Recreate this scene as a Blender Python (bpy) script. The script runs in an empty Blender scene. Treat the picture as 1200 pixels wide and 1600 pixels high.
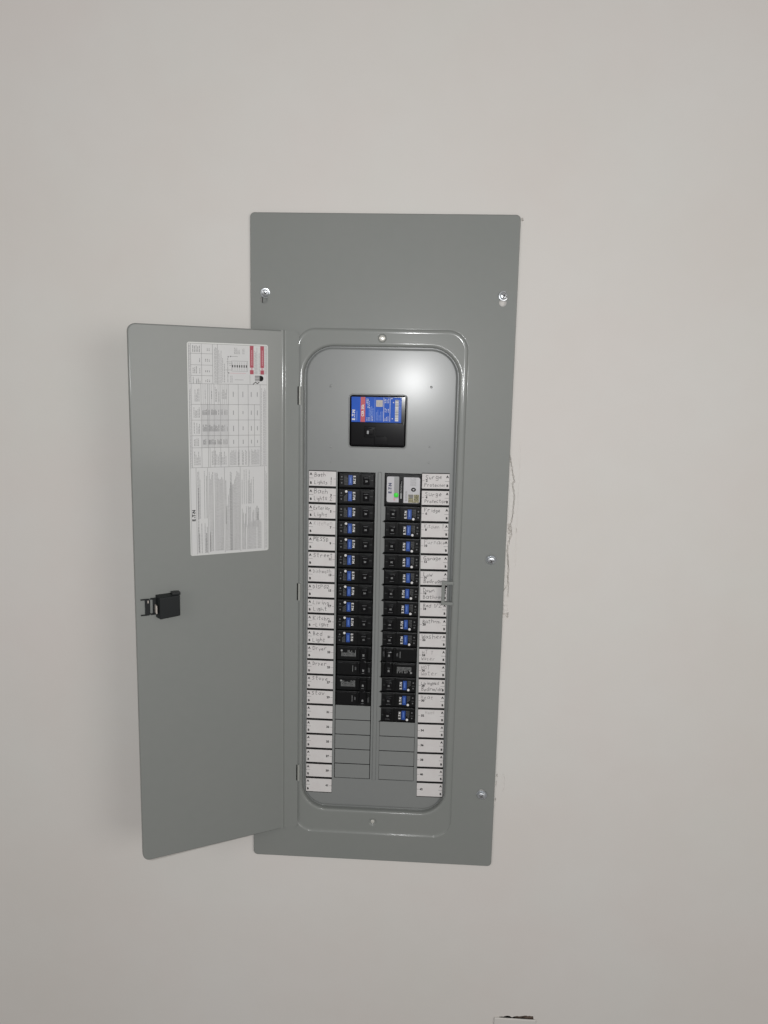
import bpy, bmesh, math, random
from mathutils import Vector, Matrix

S = 0.001                      # everything below is written in millimetres
random.seed(7)
sc = bpy.context.scene
COL = sc.collection

# ------------------------------------------------------------------ camera
cd = bpy.data.cameras.new('camera')
cam = bpy.data.objects.new('camera', cd)
COL.objects.link(cam)
R = Matrix(((0.998205583, -0.029430668, 0.052148338),
            (0.020724474, 0.986859275, 0.160247521),
            (-0.056179263, -0.158879223, 0.985698373)))
CAMP = Vector((0.07291128, 0.13586035, 1.21402794))
cam.matrix_world = Matrix.Translation(CAMP) @ R.to_4x4()
cd.sensor_fit = 'VERTICAL'; cd.sensor_height = 36.0
cd.lens = 1250.3747 / 1600 * 36.0
cd.clip_start = 0.02; cd.clip_end = 60
sc.camera = cam

# ------------------------------------------------------------------ light
w = bpy.data.worlds.new('World'); sc.world = w; w.use_nodes = True
w.node_tree.nodes['Background'].inputs[0].default_value = (1.0, 0.958, 0.93, 1)
w.node_tree.nodes['Background'].inputs[1].default_value = 0.222

def lamp(name, kind, loc, power, color, **k):
    ld = bpy.data.lights.new(name, kind); ld.energy = power; ld.color = color
    for a, b in k.items(): setattr(ld, a, b)
    o = bpy.data.objects.new(name, ld); COL.objects.link(o); o.location = loc
    return o
# the phone's flash, beside its lens
lamp('phone_flash', 'POINT', (CAMP.x - 0.050, CAMP.y + 0.006, CAMP.z - 0.004), 20.6,
     (0.99, 0.995, 1.0), shadow_soft_size=0.006)
# soft room lamp from the right, plus two fill lamps added to balance brightness
for nm, loc, pw, sz in (('room_light', (1.9, 0.15, 1.95), 3.5, 1.2), ('room_fill_right', (2.3, 0.4, 3.0), 19.5, 1.6), ('room_fill_left', (-2.3, 0.7, 3.2), 15.0, 1.6)):
    a = lamp(nm, 'AREA', loc, pw * 1.05, (1.0, 0.953, 0.915), shape='DISK', size=sz)
    a.rotation_euler = (Vector((0, -0.15, 0)) - a.location).to_track_quat('-Z', 'Y').to_euler()

sc.view_settings.view_transform = 'Standard'
sc.view_settings.look = 'None'
sc.view_settings.exposure = 0.05
sc.view_settings.gamma = 1.0

# ------------------------------------------------------------------ materials
def mat(name, col, rough=0.5, metal=0.0, spec=0.5, bump=None, mottle=None, coat=0.0, emit=None, crough=0.2):
    m = bpy.data.materials.new(name); m.use_nodes = True
    nt = m.node_tree; p = nt.nodes['Principled BSDF']
    p.inputs['Base Color'].default_value = (*col, 1)
    p.inputs['Roughness'].default_value = rough
    p.inputs['Metallic'].default_value = metal
    p.inputs['Specular IOR Level'].default_value = spec
    p.inputs['Coat Weight'].default_value = coat; p.inputs['Coat Roughness'].default_value = crough
    if emit:
        p.inputs['Emission Color'].default_value = (*emit[0], 1)
        p.inputs['Emission Strength'].default_value = emit[1]
    tc = nt.nodes.new('ShaderNodeTexCoord')
    if bump:
        src = None
        for (sc_, st, dist) in bump:
            n = nt.nodes.new('ShaderNodeTexNoise'); n.inputs['Scale'].default_value = sc_
            n.inputs['Detail'].default_value = 3
            nt.links.new(tc.outputs['Object'], n.inputs['Vector'])
            bp = nt.nodes.new('ShaderNodeBump'); bp.inputs['Strength'].default_value = st
            bp.inputs['Distance'].default_value = dist
            nt.links.new(n.outputs['Fac'], bp.inputs['Height'])
            if src: nt.links.new(src, bp.inputs['Normal'])
            src = bp.outputs['Normal']
        nt.links.new(src, p.inputs['Normal'])
    if mottle:
        # list of (scale, amount, tint): multiplies the base colour softly
        cur = None
        base = nt.nodes.new('ShaderNodeRGB'); base.outputs[0].default_value = (*col, 1); cur = base.outputs[0]
        for i, (sc_, amt, tint) in enumerate(mottle):
            n = nt.nodes.new('ShaderNodeTexNoise'); n.inputs['Scale'].default_value = sc_
            n.inputs['Detail'].default_value = 4
            mp = nt.nodes.new('ShaderNodeMapping'); mp.inputs['Location'].default_value = (3.7 * i, 1.3 * i, 0)
            nt.links.new(tc.outputs['Object'], mp.inputs['Vector'])
            nt.links.new(mp.outputs['Vector'], n.inputs['Vector'])
            rp = nt.nodes.new('ShaderNodeValToRGB')
            rp.color_ramp.elements[0].position = 0.35; rp.color_ramp.elements[1].position = 0.68
            rp.color_ramp.elements[0].color = (1, 1, 1, 1); rp.color_ramp.elements[1].color = (*tint, 1)
            nt.links.new(n.outputs['Fac'], rp.inputs['Fac'])
            mx = nt.nodes.new('ShaderNodeMix'); mx.data_type = 'RGBA'; mx.blend_type = 'MULTIPLY'
            mx.inputs[0].default_value = amt
            nt.links.new(cur, mx.inputs[6]); nt.links.new(rp.outputs['Color'], mx.inputs[7])
            cur = mx.outputs[2]
        nt.links.new(cur, p.inputs['Base Color'])
    return m

M = {}
M['wall'] = mat('wall_paint', (0.705, 0.692, 0.668), 0.75, spec=0.25,
                bump=[(260, 0.10, 0.0010), (38, 0.10, 0.0015)],
                mottle=[(2.2, 0.6, (0.965, 0.98, 0.96)), (4.5, 0.7, (0.99, 0.955, 0.95)), (26, 0.35, (0.975, 0.975, 0.97))])
M['enamel'] = mat('grey_enamel', (0.231, 0.243, 0.232), 0.50, spec=0.38, coat=0.33, crough=0.13,
                  bump=[(900, 0.05, 0.0003), (7, 0.14, 0.004)],
                  mottle=[(9, 0.5, (0.95, 0.975, 0.975)), (70, 0.4, (0.965, 0.965, 0.965))])
M['enamel_dead'] = mat('grey_enamel_inner', (0.227, 0.238, 0.234), 0.38, spec=0.42, coat=0.28, crough=0.20,
                       bump=[(900, 0.06, 0.0003), (9, 0.16, 0.003)],
                       mottle=[(12, 0.5, (0.96, 0.97, 0.985)), (80, 0.4, (0.965, 0.965, 0.965))])
M['plastic'] = mat('black_plastic', (0.008, 0.0085, 0.009), 0.30, spec=0.22,
                   bump=[(1500, 0.12, 0.0003)], mottle=[(400, 0.5, (0.6, 0.6, 0.6))])
M['plastic_gloss'] = mat('black_gloss_plastic', (0.005, 0.005, 0.006), 0.13, spec=0.25)
M['dark'] = mat('dark_interior', (0.012, 0.012, 0.012), 0.8, spec=0.1)  # near-black: shade of hollow insides put into the colour
M['latchp'] = mat('charcoal_latch_plastic', (0.013, 0.0155, 0.0165), 0.42, spec=0.3, bump=[(700, 0.15, 0.0003)])
M['zinc'] = mat('zinc_steel', (0.74, 0.78, 0.82), 0.36, metal=1.0, bump=[(600, 0.2, 0.0005)])
M['screwp'] = mat('pale_painted_screw', (0.62, 0.62, 0.58), 0.25, metal=0.3)
M['hinge'] = mat('hinge_lit_paint', (0.33, 0.34, 0.315), 0.3, spec=0.5)  # paler than the cover, flash highlight on the knuckles put into the colour
M['steel'] = mat('bare_steel', (0.55, 0.55, 0.52), 0.35, metal=1.0)
M['paper'] = mat('white_paper', (0.685, 0.675, 0.668), 0.6, spec=0.3,
                 mottle=[(60, 0.7, (0.95, 0.92, 0.925)), (200, 0.5, (0.97, 0.97, 0.97))])
M['vinyl'] = mat('label_vinyl', (0.63, 0.635, 0.63), 0.4, spec=0.4, mottle=[(25, 0.6, (0.95, 0.95, 0.97)), (90, 0.4, (0.96, 0.97, 0.96))])
M['vinyl_edge'] = mat('label_vinyl_edge', (0.62, 0.635, 0.615), 0.3, spec=0.5)
M['ink'] = mat('black_ink', (0.010, 0.010, 0.010), 0.6, spec=0.2)
M['inkg'] = mat('grey_print', (0.20, 0.20, 0.20), 0.6)
M['inkl'] = mat('light_grey_print', (0.27, 0.27, 0.275), 0.6)
M['pen'] = mat('ballpoint', (0.06, 0.055, 0.06), 0.5)
M['penl'] = mat('ballpoint_light', (0.18, 0.165, 0.17), 0.5)
M['penf'] = mat('ballpoint_faint', (0.43, 0.40, 0.40), 0.5)
M['blue'] = mat('blue_sticker', (0.022, 0.075, 0.33), 0.35)
M['bluel'] = mat('pale_blue_print', (0.14, 0.25, 0.62), 0.4)
M['blue2'] = mat('bright_blue_label', (0.010, 0.095, 0.52), 0.40, spec=0.15, mottle=[(60, 0.5, (0.8, 0.85, 0.9))])
M['red'] = mat('red_print', (0.45, 0.02, 0.04), 0.4)
M['redm'] = mat('faded_red_print', (0.40, 0.07, 0.10), 0.5)
M['pink'] = mat('pink_print', (0.60, 0.33, 0.36), 0.5)
M['white'] = mat('white_print', (0.74, 0.74, 0.74), 0.5)
M['whited'] = mat('dull_white_print', (0.30, 0.31, 0.32), 0.5)
M['grey'] = mat('grey_marking', (0.16, 0.165, 0.17), 0.5)
M['greyl'] = mat('pale_grey_marking', (0.30, 0.31, 0.31), 0.5)
M['lbl'] = mat('silver_label', (0.52, 0.52, 0.54), 0.35)
M['lblg'] = mat('grey_label', (0.30, 0.31, 0.31), 0.35)
M['navy'] = mat('navy_print', (0.02, 0.03, 0.10), 0.4)
M['green'] = mat('green_indicator', (0.03, 0.62, 0.03), 0.3, emit=((0.03, 0.9, 0.03), 0.12))
M['holo'] = mat('metallic_sticker', (0.33, 0.31, 0.20), 0.35, metal=0.4, mottle=[(500, 1.0, (0.25, 0.24, 0.18))])
M['beige'] = mat('beige_sticker', (0.50, 0.46, 0.42), 0.5)
M['plate'] = mat('white_plate_plastic', (0.68, 0.665, 0.64), 0.5, mottle=[(20, 0.5, (0.96, 0.95, 0.93))])
M['gyps'] = mat('torn_drywall_paper', (0.16, 0.12, 0.10), 0.9, spec=0.1, mottle=[(150, 1.0, (0.35, 0.33, 0.3))])

# ------------------------------------------------------------------ object helpers
def soft(me, ang):
    """smooth shading with area-weighted corner normals, so large flat faces stay flat"""
    for p in me.polygons: p.use_smooth = True
    me.set_sharp_from_angle(angle=math.radians(ang))
    ca = math.cos(math.radians(ang)); at = {}
    fn = [p.normal.copy() for p in me.polygons]; fa = [p.area for p in me.polygons]
    for p in me.polygons:
        for v in p.vertices: at.setdefault(v, []).append(p.index)
    out = [None] * len(me.loops)
    for p in me.polygons:
        for li in p.loop_indices:
            n = Vector((0, 0, 0)); base = fn[p.index]
            for q in at[me.loops[li].vertex_index]:
                if fn[q].dot(base) > ca: n += fn[q] * fa[q]
            out[li] = n.normalized() if n.length > 0 else base
    me.normals_split_custom_set([tuple(n) for n in out])

def finish(name, me, parent=None, smooth=None):
    o = bpy.data.objects.new(name, me); COL.objects.link(o)
    if parent: o.parent = parent
    if smooth is not None: soft(me, smooth)
    if name in ('fine_print', 'knockout_stubs', 'side_marking'): o['kind'] = 'stuff'
    return o

def tag(o, label=None, cat=None, group=None, kind=None):
    if label: o['label'] = label
    if cat: o['category'] = cat
    if group: o['group'] = group
    if kind: o['kind'] = kind
    return o

def empty(name, loc=(0, 0, 0), rotz=0.0):
    o = bpy.data.objects.new(name, None); COL.objects.link(o)
    o.location = Vector(loc) * S; o.rotation_euler = (0, 0, rotz); o.empty_display_size = 0.02
    return o

class MB:
    """vertices in mm, faces with a material"""
    def __init__(s): s.v = []; s.f = []; s.m = []; s.mats = []
    def mi(s, m):
        if m not in s.mats: s.mats.append(m)
        return s.mats.index(m)
    def poly(s, pts, m):
        n = len(s.v); s.v += [tuple(p) for p in pts]; s.f.append(list(range(n, n + len(pts)))); s.m.append(s.mi(m))
    def tri(s, verts, faces, m):
        n = len(s.v); s.v += [tuple(p) for p in verts]; k = s.mi(m)
        for f in faces: s.f.append([i + n for i in f]); s.m.append(k)
    def rect(s, x0, x1, y0, y1, z, m):
        s.poly([(x0, y0, z), (x1, y0, z), (x1, y1, z), (x0, y1, z)], m)
    def box(s, x0, x1, y0, y1, z0, z1, m, bev=0.0, seg=2):
        bm = bmesh.new()
        bmesh.ops.create_cube(bm, size=1)
        for v in bm.verts:
            v.co = Vector(((x0 + x1) / 2 + v.co.x * (x1 - x0), (y0 + y1) / 2 + v.co.y * (y1 - y0), (z0 + z1) / 2 + v.co.z * (z1 - z0)))
        if bev > 0:
            bmesh.ops.bevel(bm, geom=bm.edges[:], offset=bev, segments=seg, affect='EDGES', profile=0.5)
        s.bm(bm, m)
    def bm(s, bm, m):
        bm.verts.index_update()
        s.tri([tuple(v.co) for v in bm.verts], [[v.index for v in f.verts] for f in bm.faces], m); bm.free()
    def disc(s, cx, cy, r, z, m, n=14, ry=None):
        s.poly([(cx + r * math.cos(2 * math.pi * i / n), cy + (ry or r) * math.sin(2 * math.pi * i / n), z) for i in range(n)], m)
    def lathe(s, cx, cy, prof, m, n=24, cap=True):
        """prof: (r, z) from outside to centre"""
        base = len(s.v); k = s.mi(m)
        for r, z in prof:
            for i in range(n): s.v.append((cx + r * math.cos(2 * math.pi * i / n), cy + r * math.sin(2 * math.pi * i / n), z))
        for a in range(len(prof) - 1):
            for i in range(n):
                j = (i + 1) % n
                s.f.append([base + a * n + i, base + a * n + j, base + (a + 1) * n + j, base + (a + 1) * n + i]); s.m.append(k)
        if cap:
            a = len(prof) - 1
            s.f.append([base + a * n + i for i in range(n)]); s.m.append(k)
    def text(s, body, size, x, y, z, m, rot=0.0, bold=0.0, sx=1.0, align='CENTER'):
        vs, fs = text_geo(body, bold, align)
        c, d = math.cos(rot), math.sin(rot)
        s.tri([(x + (a * sx * c - b * d) * size, y + (a * sx * d + b * c) * size, z) for a, b in vs], fs, m)
    def stroke(s, pts, wd, z, m):
        for (ax, ay), (bx, by) in zip(pts[:-1], pts[1:]):
            l = math.hypot(bx - ax, by - ay)
            if l < 1e-6: continue
            nx, ny = -(by - ay) / l * wd / 2, (bx - ax) / l * wd / 2
            ex, ey = (bx - ax) / l * wd * 0.3, (by - ay) / l * wd * 0.3
            s.poly([(ax - ex + nx, ay - ey + ny, z), (ax - ex - nx, ay - ey - ny, z), (bx + ex - nx, by + ey - ny, z), (bx + ex + nx, by + ey + ny, z)], m)
    def mesh(s, name):
        me = bpy.data.meshes.new(name)
        me.from_pydata([(a * S, b * S, c * S) for a, b, c in s.v], [], s.f)
        for m in s.mats: me.materials.append(M[m])
        me.polygons.foreach_set('material_index', s.m)
        bm = bmesh.new(); bm.from_mesh(me)
        bmesh.ops.recalc_face_normals(bm, faces=[f for f in bm.faces if any(len(e.link_faces) > 1 for e in f.edges)])
        bm.to_mesh(me); bm.free()
        me.update(); return me
    def build(s, name, parent=None, smooth=None):
        return finish(name, s.mesh(name), parent, smooth)

_tc = {}
def text_geo(body, bold, align):
    k = (body, bold, align)
    if k not in _tc:
        cu = bpy.data.curves.new('t', 'FONT'); cu.body = body; cu.size = 1.0
        cu.align_x = align; cu.align_y = 'CENTER'; cu.offset = bold; cu.resolution_u = 2
        ob = bpy.data.objects.new('t', cu)
        me = bpy.data.meshes.new_from_object(ob)
        _tc[k] = ([(v.co.x, v.co.y) for v in me.vertices], [list(p.vertices) for p in me.polygons])
        bpy.data.objects.remove(ob); bpy.data.curves.remove(cu); bpy.data.meshes.remove(me)
    return _tc[k]

def rrect(x0, x1, y0, y1, r, n=8):
    """rounded rectangle loop, counter-clockwise; r may be (bl, br, tr, tl)"""
    rr = r if isinstance(r, (tuple, list)) else (r, r, r, r)
    pts = []
    for (cx, cy, a0, q) in ((x0, y0, 180, rr[0]), (x1, y0, 270, rr[1]), (x1, y1, 0, rr[2]), (x0, y1, 90, rr[3])):
        ox = cx + (q if cx == x0 else -q); oy = cy + (q if cy == y0 else -q)
        for i in range(n + 1):
            t = math.radians(a0 + 90 * i / n)
            pts.append((ox + q * math.cos(t), oy + q * math.sin(t)))
    return pts

def fill(mb, loops, z, m):
    """flat face with holes at height z"""
    bm = bmesh.new(); edges = []
    for lp in loops:
        vs = [bm.verts.new((x, y, 0)) for x, y in lp]
        for i in range(len(vs)): edges.append(bm.edges.new((vs[i], vs[(i + 1) % len(vs)])))
    bmesh.ops.triangle_fill(bm, edges=edges, use_beauty=True, use_dissolve=False, normal=(0, 0, 1))
    bm.verts.index_update()
    mb.tri([(v.co.x, v.co.y, z(v.co.x, v.co.y) if callable(z) else z) for v in bm.verts], [[v.index for v in f.verts] for f in bm.faces], m)
    bm.free()

def skirt(mb, loopf, prof, m):
    """loopf(t) gives the loop inset by t; prof is a list of (t, z)"""
    base = len(mb.v); k = mb.mi(m); n = None
    for t, z in prof:
        lp = loopf(t); n = len(lp)
        mb.v += [(x, y, z) for x, y in lp]
    for a in range(len(prof) - 1):
        for i in range(n):
            j = (i + 1) % n
            mb.f.append([base + a * n + i, base + a * n + j, base + (a + 1) * n + j, base + (a + 1) * n + i]); mb.m.append(k)

def weld(me, dist=1e-6):
    bm = bmesh.new(); bm.from_mesh(me)
    bmesh.ops.remove_doubles(bm, verts=bm.verts, dist=dist)
    bmesh.ops.recalc_face_normals(bm, faces=bm.faces)
    bm.to_mesh(me); bm.free()

# ================================================================== wall
WZ = -4.0
mb = MB()
strip = (188.0, 221.6, -560.4, 387.6)          # finely modelled, damaged band beside the panel
gap = [(223.0, -926.9), (225.2, -926.6), (227.3, -926.2), (230, -926.4), (232.7, -925.0), (236.9, -923.9), (239, -924.1), (241.3, -924.6), (244.6, -926.6), (246.5, -925.6),
       (247.8, -924.9), (253.1, -923.3), (256, -924.0), (258.5, -923.6), (262.8, -922.6), (268.1, -921.4), (270.5, -922.4), (273.5, -921.6), (277, -922.2), (280.0, -921.9), (280.8, -925.8), (281, -960), (223, -960)]
fill(mb, [[(-4000, -1500), (4000, -1500), (4000, 1400), (-4000, 1400)],
          [(-186, -620), (171, -620), (171, 355), (-186, 355)],
          [(strip[0], strip[2]), (strip[1], strip[2]), (strip[1], strip[3]), (strip[0], strip[3])],
          gap], WZ, 'wall')
# edges of the opening
def ring(loop, z0, z1, m):
    for i in range(len(loop)):
        a_, b_ = loop[i], loop[(i + 1) % len(loop)]
        mb.poly([(a_[0], a_[1], z0), (b_[0], b_[1], z0), (b_[0], b_[1], z1), (a_[0], a_[1], z1)], m)
ring(gap, WZ, WZ - 13, 'gyps')
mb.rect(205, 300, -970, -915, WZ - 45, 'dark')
for (xa, xb, ya, yb, za, mm) in ((258, 281, -924.4, -922.8, 1.0, 'gyps'), (266, 281, -928.5, -925.6, 1.4, 'gyps'), (250, 268, -929, -926.4, 2.2, 'gyps')):
    mb.box(xa, xb, ya, yb, WZ - za - 3, WZ - za, mm, 0.3, 1)
def segd(px, py, a_, b_):
    vx, vy = b_[0] - a_[0], b_[1] - a_[1]; t = ((px - a_[0]) * vx + (py - a_[1]) * vy) / (vx * vx + vy * vy + 1e-9)
    t = min(1, max(0, t)); return math.hypot(px - a_[0] - vx * t, py - a_[1] - vy * t)
CR = [
 ([(197.0, 31), (197.8, 26.9), (199.7, 18.2), (202.7, 4.7), (205.8, -8.9), (203.5, -12.9), (204.3, -18.8), (207.4, -34.5), (206.1, -46.4), (206.1, -58.2), (204.3, -71.2), (203.1, -78.2)], 0.85, 1.5),
 ([(203.1, -78.2), (205.2, -90.2), (203.5, -97.2), (200.6, -108.4), (200.1, -118.5)], 1.05, 1.5),
 ([(201.0, -76), (200.6, -84), (201.8, -90)], 1.3, 1.8),
 ([(200.1, -118.5), (202.4, -136.6), (203.5, -149.8), (203.0, -162.0), (203.0, -172.2), (197.4, -179.6)], 0.8, 1.1),
 ([(200.8, -124.5), (203.1, -142.7), (202.2, -154.9), (204.5, -172.2), (203.8, -189.6)], 0.7, 0.9),
 ([(198.1, -218.9), (203.6, -219.2), (205.2, -217.5)], 0.9, 1.8), ([(204.6, -219.5), (205.0, -222.5)], 1.1, 2.0),
 ([(212.2, 48), (212.2, 17.6), (212.6, -21.5), (212.3, -56.1), (212.5, -91.0), (212.9, -141.3)], 0.8, 0.2),
 ([(212.3, -81), (212.6, -88)], 0.6, 0.4),
 ([(200.4, -486.5), (199.7, -490.5)], 0.9, 1.4), ([(199.6, -499), (198.9, -507)], 0.8, 0.8), ([(199.4, -529), (198.9, -533)], 0.9, 1.5),
 ([(210.0, -485.8), (212.6, -499.0), (211.4, -519.1)], 1.0, 0.3),
 ([(199.8, 372.3), (200.3, 371.4)], 1.1, 2.0),
]
FL = [([(197.4, 20), (200.5, 0), (202, -30), (202, -60), (199, -90), (197.5, -120), (198, -170)], 3.4, 0.55),
      ([(198.0, -196), (200.6, -204), (201.4, -214)], 3.0, 1.0)]
rnd = random.Random(3)
nzx = [[rnd.uniform(-1, 1) for _ in range(64)] for _ in range(700)]
def hgt(x, y):
    jx = 0.25 * math.sin(y * 0.9) + 0.2 * math.sin(y * 2.3 + 1) + 0.15 * math.sin(y * 0.31)
    h = 0
    for pl, wd, dp in CR:
        if y > max(p[1] for p in pl) + 3 or y < min(p[1] for p in pl) - 3: continue
        d = min(segd(x + jx, y, pl[i], pl[i + 1]) for i in range(len(pl) - 1))
        vw = 1.0 + 0.45 * math.sin(y * 0.55 + wd * 9) + 0.25 * math.sin(y * 1.7)
        h -= 2.2 * dp * math.exp(-(d / (wd * 0.85 * vw)) ** 4)
    for pl, wd, up in FL:
        if y > max(p[1] for p in pl) + 6 or y < min(p[1] for p in pl) - 6: continue
        d = min(segd(x + jx * 2, y, pl[i], pl[i + 1]) for i in range(len(pl) - 1))
        h += up * (1 + .35 * math.sin(y * .8)) / (1 + math.exp((d - wd) * 3))
    if x < 204 and y < 30:
        q = (204 - x) / 8
        h += min(1, q) * 0.22 * (math.sin(x * 2.1 + 3 * math.sin(y * .21)) * math.sin(y * .83 + 2 * math.sin(x * .7)) + rnd.uniform(-.5, .5)) * (1 if y > -230 or y < -470 else .35)
    return h
nx_, ny_ = 56, 632
base = len(mb.v); k = mb.mi('wall')
for j in range(ny_ + 1):
    y = strip[2] + (strip[3] - strip[2]) * j / ny_
    for i in range(nx_ + 1):
        x = strip[0] + (strip[1] - strip[0]) * i / nx_
        e = 0 if (i in (0, nx_) or j in (0, ny_)) else 1
        mb.v.append((x, y, WZ + e * hgt(x, y)))
for j in range(ny_):
    for i in range(nx_):
        p = base + j * (nx_ + 1) + i
        mb.f.append([p, p + 1, p + nx_ + 2, p + nx_ + 1]); mb.m.append(k)
wall = mb.build('wall'); tag(wall, kind='structure')

# outlet cover plate low on the wall, only its top edge in view
pl = tag(empty('wall_plate', (249.7, -985, WZ)), 'blank white wall plate low on the wall, ragged dark gap along its top edge', 'wall plate')
mb = MB()
mb.box(-35.2, 35.2, -58, 58.0, 0.1, 3.6, 'plate', 1.6, 3)
mb.build('plate_cover', pl, 40)

# ================================================================== panel
P = tag(empty('electrical_panel'), 'tall grey recessed electrical panel with its narrow door swung open to the left', 'electrical panel')

# steel box set into the wall
mb = MB()
mb.rect(-181, 171, -620, 355, -95, 'dark')
for lp in ([(-181, -620), (171, -620)], [(171, -620), (171, 355)], [(171, 355), (-181, 355)], [(-181, 355), (-181, -620)]):
    (xa, ya), (xb, yb) = lp
    mb.poly([(xa, ya, WZ - 1), (xb, yb, WZ - 1), (xb, yb, -95), (xa, ya, -95)], 'dark')
mb.rect(-180, -171.0, -620, 355, WZ - 1.0, 'enamel')
mb.build('enclosure_box', P)

# cover plate
ST = 2.0                                         # depth of the pressed step round the door opening
X0, X1, Y0, Y1 = -197.3, 197.3, -646.7, 377.7
def outer(t): return rrect(X0 + t, X1 - t, Y0 + t, Y1 - t, 7 - min(t, 3), 6)
def embo(t): return rrect(-129.6 + t, 129.6 - t, -600.5 + t, 214.2 - t, 31 - t, 14)
OX, OT, OB, ORAD = 120.2, 190.8, -563.0, 48
def opening(t): return rrect(-OX + t, OX - t, OB + t, OT - t, (ORAD - t - 4, ORAD - t - 4, ORAD - t, ORAD - t), 14)
def keyhole(cx, cy, up=True):
    # round head hole with a narrow slot
    s_ = 1 if up else -1; pts = []
    r1, r2, L_ = 5.6, 3.2, 9.0
    a0 = math.asin(r2 / r1)
    for i in range(17):
        t = math.pi / 2 + a0 + (2 * math.pi - 2 * a0) * i / 16
        pts.append((cx + r1 * math.cos(t), cy + s_ * r1 * math.sin(t)))
    for i in range(9):
        t = -math.pi * 0 + math.pi * i / 8
        pts.append((cx + r2 * math.cos(t), cy + s_ * (L_ + r2 * math.sin(t))))
    return pts
KH = [(-176.6, 253.2, True), (176.6, 254.2, True)]
holes = [keyhole(*h) for h in KH] + [rrect(170.6, 181.6, -520.0, -511.6, 4.0, 4)]
mb = MB()
fill(mb, [outer(1.9), embo(-0.6)] + holes, 0, 'enamel')
skirt(mb, outer, [(1.9, 0), (1.5, 0), (0.9, -0.12), (0.4, -0.45), (0.1, -0.95), (0, -1.6), (0, -3.9)], 'enamel')
skirt(mb, embo, [(-0.6, 0), (0, 0), (0.3, -0.03), (0.6, -0.12), (0.9, -0.28), (1.2, -0.5), (1.5, -0.75), (1.8, -0.98), (2.1, -1.17), (2.5, -1.36), (3.0, -1.53), (3.5, -1.66), (4.0, -1.76), (4.5, -1.84), (5.0, -1.91), (5.5, -1.96), (6.0, -1.99), (6.4, -ST), (6.8, -ST)], 'enamel')
DIM = [(0.4, 200.2), (0.4, -578.8)]
def circ(cx, cy, r, n=28): return [(cx + r * math.cos(2 * math.pi * i / n), cy + r * math.sin(2 * math.pi * i / n)) for i in range(n)]
fill(mb, [embo(6.8), opening(-2.0)] + [circ(x, y, 7.0) for x, y in DIM], -ST, 'enamel')
skirt(mb, opening, [(-2.0, -ST), (-1.6, -ST), (-1.2, -ST - 0.04), (-0.4, -ST - 0.14), (0.4, -ST - 0.34), (1.1, -ST - 0.64), (1.8, -ST - 1.1), (2.4, -ST - 1.8), (2.85, -ST - 2.7), (3.1, -ST - 3.8), (3.2, -ST - 4.8), (3.3, -17)], 'enamel')
for x, y in DIM:
    mb.lathe(x, y, [(7.0, -ST), (6.7, -ST - 0.1), (6.2, -ST - 0.4), (5.6, -ST - 0.9), (5.0, -ST - 1.3), (4.4, -ST - 1.5)], 'enamel', 28)
for h in holes:
    for i in range(len(h)):
        a_, b_ = h[i], h[(i + 1) % len(h)]
        mb.poly([(a_[0], a_[1], 0), (b_[0], b_[1], 0), (b_[0], b_[1], -1.5), (a_[0], a_[1], -1.5)], 'enamel')
me = mb.mesh('cover_plate'); weld(me)
finish('cover_plate', me, P, 35)

# mounting screws
def screw_mesh(r, h, m, phillips=True, seed=0):
    mb = MB()
    mb.lathe(0, 0, [(r, 0), (r, h * 0.35), (r * 0.9, h * 0.72), (r * 0.68, h * 0.93), (r * 0.4, h), (r * 0.36, h), (r * 0.28, h * 0.55)], m, 22)
    if phillips:
        for q in range(2):
            a_ = q * math.pi / 2 + 0.5
            c, s_ = math.cos(a_), math.sin(a_)
            l, w_ = r * 0.74, r * 0.13
            pts = [(-l, -w_), (l, -w_), (l, w_), (-l, w_)]
            mb.poly([(x * c - y * s_, x * s_ + y * c, h * 1.01 - 0.02) for x, y in pts], 'inkg')
        # hex washer flange
        mb.lathe(0, 0, [(r * 1.25, -0.4), (r * 1.25, 0.25), (r * 1.1, 0.5), (r * 0.95, 0.5)], m, 22, cap=False)
    return mb.mesh('screw')
sm = screw_mesh(5.7, 3.8, 'zinc')
for i, (x, y, z, rx, ry) in enumerate(((-174.6, 262.8, 0.5, 0.25, 0.1), (177.2, 263.8, 0.5, 0.1, 0.2), (175.6, -131.8, 0.2, 0.05, -0.35), (176.6, -520.5, 0.8, -0.25, -0.1))):
    o = finish('screw', sm, P, 30 if i == 0 else None); o.location = Vector((x, y, z)) * S; o.rotation_euler = (rx, ry, i * 0.7)
    if i > 1: o.scale = (1.18, 1.18, 1.3)
sm2 = screw_mesh(5.0, 2.6, 'screwp', False)
for i, (x, y) in enumerate(DIM):
    o = finish('screw', sm2, P, 30 if i == 0 else None); o.location = Vector((x, y, -ST - 1.5)) * S
    o['label'] = ('pale round screw in the dimple above the opening', 'small screw in the dimple below the opening')[i]
    if i: o.scale = (0.62, 0.62, 0.62)

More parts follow.
